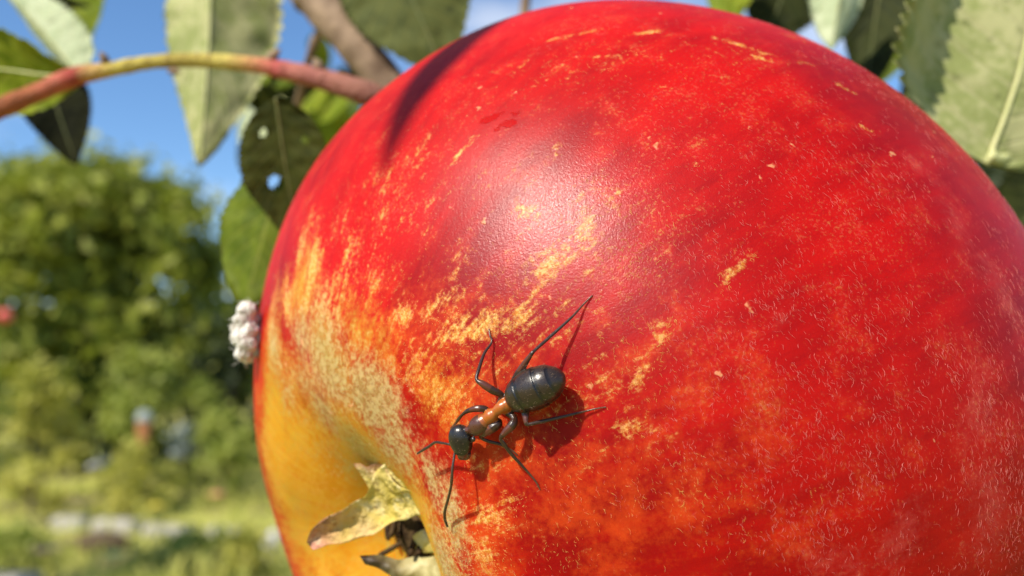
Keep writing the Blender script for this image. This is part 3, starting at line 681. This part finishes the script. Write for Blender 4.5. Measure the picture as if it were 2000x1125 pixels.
leaf((540, 190, .087), (590, 480, .0895), 96, (.1, .3, 1), (LM_dark, LM_shade2), fold=.1, label='dark leaf with a round hole at the apple edge, added as the shaded part of the green leaf', hole=[(.56, -.30, .055, .19), (.30, .55, .03, .1), (.22, -.45, .03, .12)], nt=70, ns=40, rib=M_ribd)  # added leaf whose dark colour stands for shade on the green leaf
# leaves on the right
leaf((1925, 322, .088), (2010, -190, .092), 300, (-.12, -.2, 1), (LM_top, LM_und), fold=-.12, bow=-.03, label='large pale leaf underside at the upper right', edge=-1.0, ribr=.006, bend=-.05, petiole=[(1950, 312, .0885), (1985, 292, .09), (2040, 262, .094)], skew=.36)
leaf((1665, -130, .112), (1622, 98, .11), 60, (0, .1, 1), (LM_top, LM_mint), fold=-.6, label='small light green folded leaf beside the apple top')
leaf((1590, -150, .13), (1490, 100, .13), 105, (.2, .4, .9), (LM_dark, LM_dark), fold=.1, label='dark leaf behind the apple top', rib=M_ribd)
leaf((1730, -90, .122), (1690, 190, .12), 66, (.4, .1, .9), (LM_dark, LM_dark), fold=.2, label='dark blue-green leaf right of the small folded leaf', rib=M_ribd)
leaf((1450, -110, .125), (1415, 60, .122), 52, (-.2, .3, -1), (LM_yel, LM_und), fold=.2, label='yellow-green leaf peeping over the apple top')
leaf((1775, -30, .15), (1735, 112, .146), 30, (0, .1, 1), (LM_top, LM_mint), fold=-.3, label='small pale leaf by the brown side twig')
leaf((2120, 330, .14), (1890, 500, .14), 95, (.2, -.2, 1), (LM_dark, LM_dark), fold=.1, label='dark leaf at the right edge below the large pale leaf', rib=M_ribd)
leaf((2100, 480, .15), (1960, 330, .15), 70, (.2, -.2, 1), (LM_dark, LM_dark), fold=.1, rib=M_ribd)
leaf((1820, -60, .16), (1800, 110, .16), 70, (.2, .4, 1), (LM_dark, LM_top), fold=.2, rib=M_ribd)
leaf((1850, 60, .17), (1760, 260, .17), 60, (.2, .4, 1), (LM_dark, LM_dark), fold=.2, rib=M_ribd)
leaf((1810, -70, .155), (1712, 170, .155), 66, (.2, .4, 1), (LM_shade, LM_mid), fold=.2, rib=M_ribd)
# leaf cluster behind the twig, further off
for (bx, by, tx, ty, z, hw, mt, fc) in [(480, 300, 512, 165, .22, 30, (LM_top, LM_mint), (0, 0, 1)), (540, 245, 470, 262, .22, 24, (LM_top, LM_mint), (0, .2, 1)), (520, 120, 610, 250, .24, 42, (LM_dark, LM_dark), (.2, .2, 1)),
        (600, 150, 690, 260, .25, 40, (LM_yel, LM_oliv), (-.3, .4, -1)), (700, 180, 600, 330, .27, 46, (LM_dark, LM_top), (.2, .3, 1)), (600, 250, 660, 370, .26, 40, (LM_dark, LM_oliv), (.1, .2, 1)),
        (650, 250, 590, 320, .28, 30, (LM_top, LM_und), (.3, .3, 1)), (500, 240, 470, 330, .27, 26, (LM_oliv, LM_oliv), (0, .2, 1)), (680, 240, 640, 330, .28, 30, (LM_yel, LM_und), (-.3, .3, -1)),
        (480, 150, 560, 250, .2, 34, (LM_oliv, LM_dark), (.2, .3, 1)), (640, 170, 560, 250, .2, 36, (LM_yel, LM_oliv), (-.3, .5, -1)), (700, 230, 620, 290, .2, 30, (LM_dark, LM_yel), (.1, .6, 1)), (560, 150, 640, 210, .23, 30, (LM_dark, LM_dark), (.1, .4, 1)), (520, 290, 600, 250, .24, 26, (LM_oliv, LM_und), (.1, .4, 1)), (690, 160, 620, 240, .17, 34, (LM_yel, LM_yel), (-.3, .6, -1)), (600, 220, 680, 300, .19, 30, (LM_yel, LM_und), (-.4, .5, -1)), (470, 190, 530, 130, .2, 26, (LM_yel, LM_und), (-.3, .5, -1)), (560, 240, 500, 180, .21, 26, (LM_und, LM_mint), (-.3, .3, -1)), (640, 300, 600, 390, .2, 40, (LM_mid, LM_oliv), (-.2, .4, -1)), (540, 170, 590, 130, .18, 22, (LM_mid, LM_yel), (-.2, .5, -1)), (620, 60, 640, 140, .26, 26, (LM_oliv, LM_yel), (.3, .2, 1)), (590, 250, 520, 300, .3, 30, (LM_dark, LM_top), (0, .5, 1)), (660, 130, 720, 210, .3, 34, (LM_oliv, LM_dark), (0, .5, 1))]:
    leaf((bx, by, z), (tx, ty, z+.01), hw, fc, mt, fold=.25, nt=20, ns=10)
# the leaf out of frame that shades the apple's upper left
q1 = hit(746, 345)[0]; q2 = hit(850, 130)[0]
dv = (q2-q1)
leaf(q1+SUN*.205+dv*2.6, q1+SUN*.20-dv*.05, 82, tuple(SUN.dot(v) for v in (RIGHT, UP, FWD)), (LM_dark, LM_und), fold=.05, skew=.5, wav=.5)

# unseen leaves added outside the frame, right and below, to block ambient light
rs = random.Random(3)
for i in range(26):
    if i < 14: px, py, z = rs.uniform(2250, 3300), rs.uniform(200, 1500), rs.uniform(.045, .11)
    else: px, py, z = rs.uniform(900, 2300), rs.uniform(1500, 2300), rs.uniform(.05, .10)
    ang = rs.uniform(0, 6.28); ln_ = rs.uniform(380, 560)*.085/z
    leaf((px-math.cos(ang)*ln_*.5, py-math.sin(ang)*ln_*.5, z), (px+math.cos(ang)*ln_*.5, py+math.sin(ang)*ln_*.5, z+rs.uniform(-.012, .012)), 150*.085/z, (rs.uniform(-.4, .4), 1, rs.uniform(-.6, .6)) if i >= 14 else (-.8, rs.uniform(.0, .8), rs.uniform(-.6, .3)), (LM_dark, LM_shade), fold=.2, nt=16, ns=8)

# ------------------------------------------------------------------ garden behind
def fol_mat(name, c1, c2, c3, trans=.25, sc=1.3):
    n = N(name); f = n.noise(sc, 3); f2 = n.noise(9, 3)
    c = n.mix(n.step(f, .38, .62), c1, c2); c = n.mix(n.mul(n.step(f2, .5, .7), .7), c, c3)
    n.set(Base_Color=c, Roughness=.55, Specular_IOR_Level=.3)
    t = n.n('ShaderNodeBsdfTranslucent'); n.put(t.inputs[0], n.mix(.5, c, (.30, .38, .03)))
    mx = n.n('ShaderNodeMixShader'); mx.inputs[0].default_value = trans
    n.t.links.new(n.b.outputs[0], mx.inputs[1]); n.t.links.new(t.outputs[0], mx.inputs[2]); n.t.links.new(mx.outputs[0], n.out.inputs[0])
    return n.m
FM_tree = fol_mat('foliage_tree', (.17, .21, .024), (.32, .34, .045), (.48, .45, .12), .35)
FM_yel = fol_mat('foliage_yellowish', (.44, .42, .07), (.54, .49, .10), (.58, .51, .18), .4)
FM_lite = fol_mat('foliage_light', (.30, .35, .06), (.42, .44, .09), (.50, .49, .16), .4)
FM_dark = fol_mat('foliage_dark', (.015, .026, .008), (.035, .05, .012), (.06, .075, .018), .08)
M_trunk = simple('trunk_bark', (.07, .05, .035), (.14, .11, .08), 8, .9, .1, .02)
def foliage(clumps, size, per):
    """clumps: (centre, radius); leaf-shaped quads through each clump's volume"""
    V = []
    for c, r in clumps:
        c = np.array(c); m = int(per*r*r)+12
        d = rng.normal(size=(m, 3)); d /= np.linalg.norm(d, axis=1)[:, None]
        p = c+d*(r*np.abs(rng.normal(size=m))**.8*.75)[:, None]*np.array([1, 1, .8])
        a = rng.normal(size=(m, 3))+d*.4; a[:, 2] -= .35; a /= np.linalg.norm(a, axis=1)[:, None]
        b = np.cross(a, rng.normal(size=(m, 3))); b /= np.linalg.norm(b, axis=1)[:, None]
        s = (size*(.6+.8*rng.random(m)))[:, None]
        V.append(np.stack([p-a*s*.5, p+b*s*.32, p+a*s*.5, p-b*s*.32], 1).reshape(-1, 3))
    V = np.vstack(V)
    return V, np.arange(len(V)).reshape(-1, 4)
def plant(name, label, cat, base, h, w, mat, nclump, cr, size, per, low=.1, trunk=.05, shape=.5, group=None, dark=None):
    root = empty(name, base); tag(root, label, cat, group)
    cl = []
    for i in range(nclump):
        u = low+(1-low)*random.random()**.8
        rad = w*(math.sin(math.pi*min(1, max(0.02, (u-low*.6)/(1.02-low*.6)))**shape))**.6
        a = random.random()*6.283; rr = rad*math.sqrt(random.random())
        cl.append(((math.cos(a)*rr, math.sin(a)*rr, h*u-cr*.4), cr*(.6+.8*random.random())))
    v, f_ = foliage(cl, size, per); link('crown', mesh('crown', v, f_, mat, sm=False), root)
    parts = [tube([Vector(x) for x in spline([(0, 0, -.1), (.04*h*.3, .02, h*.3), (-.02, .03, h*.75)], 6)], [trunk*(1-.6*i/12) for i in range(13)], 8)]
    for c, r in cl[:8]:
        z0 = min(h*.6, max(.05, c[2]*.45)); parts.append(tube([Vector(x) for x in spline([(0, 0, z0), (c[0]*.5, c[1]*.5, (z0+c[2])*.55), c], 4)], [trunk*.45*(1-.8*i/8) for i in range(9)], 6))
    v, f_ = merge(parts); link('trunk', mesh('trunk', v, f_, M_trunk), root)
    return root
def at(px, z): p = P(px, 700, z); return Vector((p.x, p.y, 0))
plant('broadleaf_tree', 'tall bushy green tree at the left with the sky above it', 'tree', at(165, 12), 4.0, 2.7, FM_tree, 230, .42, .19, 400, low=.2, trunk=.14, shape=.75)
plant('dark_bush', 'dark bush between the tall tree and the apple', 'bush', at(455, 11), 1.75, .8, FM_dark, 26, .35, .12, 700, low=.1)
plant('dark_bush', 'dark bush low under the tall green tree, added for the shade there', 'bush', at(215, 11.2), 1.25, .9, FM_dark, 24, .35, .12, 700, low=.1)  # added bush, its dark foliage painting the shade beneath the tree
plant('yellowish_shrub', 'loose yellow-green shrub at the left edge below the tall tree', 'shrub', at(70, 7.6), 1.24, .46, FM_yel, 34, .16, .075, 1500, low=.1, trunk=.02)
plant('light_shrub', 'upright light green shrub in front of the tall tree', 'shrub', at(285, 9), 1.62, .26, FM_lite, 26, .17, .085, 1500, low=.25, trunk=.025, shape=.8)
plant('round_shrub', 'small round bright green shrub near the apple edge', 'shrub', at(392, 9), 1.15, .20, FM_lite, 12, .13, .08, 1800, low=.5, trunk=.02)
plant('low_shrub', 'low light green bush right of the orange post', 'bush', at(440, 8.4), .85, .42, FM_lite, 22, .16, .075, 1400, low=.1, trunk=.02)
plant('low_shrub', 'low yellow-green bush growing round the foot of the orange post', 'bush', at(265, 7.7), .58, .40, FM_yel, 26, .13, .07, 1500, low=.1, trunk=.015)
plant('leafy_plant', 'low green plants in front of the stone edging', 'plant', at(395, 5.7), .20, .45, FM_lite, 34, .09, .05, 2200, low=.1, trunk=.012)
plant('leafy_plant', 'green plant in the bottom left corner', 'plant', at(10, 5.7), .26, .35, FM_lite, 24, .12, .06, 1600, low=.1, trunk=.012)
plant('leafy_plant', 'pale plant next to the apple at the bottom', 'plant', at(490, 5.6), .24, .2, FM_yel, 16, .10, .055, 1600, low=.1, trunk=.012)
ft = plant('young_fruit_tree', 'young fruit tree just entering at the left edge', 'tree', at(-190, 4.6), 1.75, .52, FM_lite, 40, .2, .08, 1100, low=.4, trunk=.03)
plant('broadleaf_tree', 'broad tree standing behind the big apple', 'tree', at(1150, 14), 4.0, 2.6, FM_tree, 80, .6, .19, 420, low=.14, trunk=.16, shape=.6)
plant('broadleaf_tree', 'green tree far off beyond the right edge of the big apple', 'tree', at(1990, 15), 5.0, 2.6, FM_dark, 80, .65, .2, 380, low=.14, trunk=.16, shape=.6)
# far hedge that closes the garden off
cl = []
for i in range(170):
    a_ = -1.05+2.1*i/170; d_ = 30+6*random.random()
    for k_ in range(2): cl.append(((math.sin(a_)*d_, math.cos(a_)*d_, random.uniform(.4, 3.0)), random.uniform(.8, 1.3)))
v, f_ = foliage(cl, .5, 60); tag(link('far_hedge', mesh('far_hedge', v, f_, FM_dark, sm=False)), 'far green hedge behind the garden trees', 'hedge', kind='stuff')
# red fruit on the young tree
def lathe_mesh(prof, seg=20):
    V = []; Fc = []
    for r, z in prof:
        for k_ in range(seg): V.append((r*math.cos(6.28318*k_/seg), r*math.sin(6.28318*k_/seg), z))
    for i in range(len(prof)-1):
        for k_ in range(seg): Fc.append((i*seg+k_, i*seg+(k_+1) % seg, (i+1)*seg+(k_+1) % seg, (i+1)*seg+k_))
    Fc.append(tuple(range(seg))[::-1]); Fc.append(tuple(range((len(prof)-1)*seg, len(prof)*seg)))
    return V, Fc
M_fruit = simple('fruit_red', (.60, .05, .06), (.66, .14, .10), 30, .4, .5)
v, f_ = lathe_mesh([(.004, -.024), (.014, -.031), (.026, -.026), (.036, -.004), (.034, .016), (.022, .029), (.010, .028), (.003, .018)])
fr = empty('red_fruit', P(10, 617, 4.3)); tag(fr, 'small blurred red apple at the left edge', 'apple')
link('fruit_flesh', mesh('fruit_flesh', v, f_, M_fruit), fr)
v, f_ = tube([Vector(x) for x in spline([(0, 0, .018), (-.01, .01, .05), (-.10, .06, .12), (-.35, .2, .16)], 5)], [.0022]*16, 6); link('stalk', mesh('stalk', v, f_, M_trunk), fr)

# grass
n = N('grass_blades'); oc = n.obj(); f = n.noise(1.1, 3); f2 = n.noise(25, 2)
c = n.mix(n.step(f, .35, .65), (.36, .41, .06), (.54, .52, .12)); c = n.mix(n.mul(n.step(f2, .5, .65), .6), c, (.60, .53, .22))
n.set(Base_Color=c, Roughness=.6, Specular_IOR_Level=.25)
t = n.n('ShaderNodeBsdfTranslucent'); n.put(t.inputs[0], c); mx = n.n('ShaderNodeMixShader'); mx.inputs[0].default_value = .3
n.t.links.new(n.b.outputs[0], mx.inputs[1]); n.t.links.new(t.outputs[0], mx.inputs[2]); n.t.links.new(mx.outputs[0], n.out.inputs[0]); M_grass = n.m
V = []; Fc = []
for i in range(14000):
    y = 4.6+9*rng.random()**1.3; x = (-.66+1.3*rng.random())*y
    dens = mnoise.noise((x*.9, y*.9, 5))
    if dens < -.22 or (5.9 < y < 7.5 and rng.random() < .72): continue
    if G(230, 905).y-.4 < y < G(230, 905).y+.9 and abs(x-G(230, 905).x) < .35: continue
    h = (.08+.16*rng.random())*(1+.9*dens); a = rng.random()*6.28; w = .006+.006*rng.random()
    l = h*(.3+.7*rng.random()); b = rng.random()*6.28; o = len(V); z = -.03
    ca, sa = math.cos(a)*w, math.sin(a)*w
    V += [(x-ca, y-sa, z), (x+ca, y+sa, z), (x+ca*.7+l*.35*math.cos(b), y+sa*.7+l*.35*math.sin(b), z+h*.6), (x-ca*.7+l*.35*math.cos(b), y-sa*.7+l*.35*math.sin(b), z+h*.6), (x+l*math.cos(b), y+l*math.sin(b), z+h)]
    Fc += [(o, o+1, o+2, o+3), (o+3, o+2, o+4)]
gr = link('grass', mesh('grass', V, Fc, M_grass, sm=False)); tag(gr, 'rough yellow-green grass of the garden', 'grass', kind='stuff')

# edging blocks
M_block = simple('edging_stone', (.28, .26, .22), (.42, .40, .34), 12, .85, .2, .01)
def block(px0, px1, pyb, h, label):
    a = G(px0, pyb); b = G(px1, pyb+2); L = (b-a).length; rz = math.atan2(b.y-a.y, b.x-a.x); w = .14
    bm = bmesh.new(); bmesh.ops.create_cube(bm, size=1)
    for v in bm.verts: v.co = Vector((v.co.x*L, v.co.y*w, (v.co.z+.5)*(h+.06)-.06))
    bmesh.ops.bevel(bm, geom=list(bm.edges), offset=.012, segments=2, affect='EDGES')
    bmesh.ops.subdivide_edges(bm, edges=list(bm.edges), cuts=2, use_grid_fill=True)
    for v in bm.verts: v.co += Vector((mnoise.noise(v.co*9+a), mnoise.noise(v.co*9-a), mnoise.noise(v.co*11+b)))*.012
    me = bpy.data.meshes.new('edging_block'); bm.to_mesh(me); bm.free(); me.materials.append(M_block); smooth(me)
    o = link('edging_block', me, None, (a+b)/2); o.rotation_euler.z = rz
    tag(o, label, 'block', 'pale blocks edging the garden bed')
block(110, 172, 1026, .07, 'leftmost pale block of the garden edging, partly in shade')
block(188, 276, 1034, .08, 'brightest white block in the middle of the garden edging')
block(286, 372, 1040, .06, 'pale block half hidden in grass, right of the brightest block')
block(405, 470, 1048, .07, 'pale edging block nearest the apple')
block(-30, 72, 1140, .06, 'pale block at the bottom left corner')
# small garden things, each a few blurred pixels
def rock(name, px, py, sx, sz, mat, label, cat, h=0):
    c = G(px, py); bm = bmesh.new(); bmesh.ops.create_icosphere(bm, subdivisions=3, radius=1)
    for v in bm.verts:
        k_ = 1+.28*mnoise.noise(v.co*1.3+c)+.10*mnoise.noise(v.co*4+c); v.co = Vector((v.co.x*sx*k_, v.co.y*sx*.8*k_, v.co.z*sz*k_+sz*.7))
    me = bpy.data.meshes.new(name); bm.to_mesh(me); bm.free(); me.materials.append(mat); smooth(me)
    tag(link(name, me, None, (c.x, c.y, h-.02)), label, cat)
M_grey = simple('grey_stone', (.30, .30, .31), (.48, .48, .50), 10, .85, .2, .01); M_blue = simple('pale_blue_stone', (.42, .46, .55), (.60, .64, .72), 10, .6, .3, .005)
M_brown = simple('bare_earth', (.07, .045, .03), (.14, .09, .065), 14, .95, .1, .02)
plant('pale_shrub', 'small pale bluish-grey shrub right of the orange post', 'shrub', at(366, 8.3), .74, .10, fol_mat('foliage_grey_blue', (.24, .28, .27), (.34, .38, .36), (.40, .44, .42), .2), 7, .09, .06, 2600, low=.6, trunk=.012)
rock('grey_stone', 215, 915, .26, .09, M_grey, 'flat grey stone left of the orange post', 'stone')
rock('white_stone', 528, 1082, .055, .11, simple('white_stone', (.55, .53, .55), (.72, .70, .72), 14, .7, .3, .005), 'whitish stone touching the apple edge at the bottom', 'stone')
rock('earth_mound', 190, 1068, .22, .07, M_brown, 'brown bare earth mound below the brightest edging block', 'mound')
po = at(286, 8.1); post = empty('wooden_post', po); tag(post, 'short orange-brown post with a pale cap', 'post')
M_op = simple('orange_wood', (.26, .10, .03), (.34, .15, .05), 12, .7, .3); M_cap = simple('pale_cap', (.26, .30, .28), (.38, .42, .40), 12, .6, .3)
v, f_ = lathe_mesh([(.062, -.1), (.064, .05), (.060, .55), (.062, .74)], 16); link('shaft', mesh('shaft', v, f_, M_op), post)
v, f_ = lathe_mesh([(.066, .735), (.072, .75), (.066, .80), (.045, .83), (.01, .84)], 16); link('cap', mesh('cap', v, f_, M_cap), post)
def flower(px, py, h, col, label, r=.05):
    c = G(px, py+h*F/7); root = empty('flower', (c.x, c.y, 0)); tag(root, label, 'flower')
    m = simple('petal', col, tuple(min(1, x*1.25) for x in col), 30, .6, .2); parts = []
    for k_ in range(9):
        a = k_*.698; d = Vector((math.cos(a), math.sin(a)*.9, .35)); s_ = Vector((-math.sin(a), math.cos(a), 0))*r*.34
        q = [Vector((0, 0, h)), Vector((0, 0, h))+d*r*.6+s_, Vector((0, 0, h))+d*r*1.05, Vector((0, 0, h))+d*r*.6-s_]; lo_ = [p-Vector((0, 0, .006)) for p in q]
        parts.append((q+lo_, [(0, 1, 2, 3), (7, 6, 5, 4), (0, 4, 5, 1), (1, 5, 6, 2), (2, 6, 7, 3), (3, 7, 4, 0)]))
    v, f_ = merge(parts); link('petals', mesh('petals', v, f_, m, sm=False), root)
    v, f_ = lathe_mesh([(.002, h-.012), (r*.34, h-.004), (r*.38, h+.018), (r*.2, h+.032), (.002, h+.036)], 12); link('flower_head', mesh('flower_head', v, f_, m), root)
    v, f_ = tube([Vector((0, 0, -.05)), Vector((.01, 0, h*.5)), Vector((0, 0, h))], [.005, .004, .004], 6); link('stem', mesh('stem', v, f_, FM_lite), root)
flower(302, 1000, .26, (.62, .50, .06), 'yellow flower above the edging blocks', .055)
flower(420, 976, .30, (.60, .30, .15), 'peach-coloured flower above the edging block nearest the apple', .06)
flower(85, 1090, .14, (.45, .26, .20), 'dull pink flower at the lower left', .07)
flower(222, 1100, .14, (.50, .56, .20), 'bright lime flower head at the bottom left', .06)
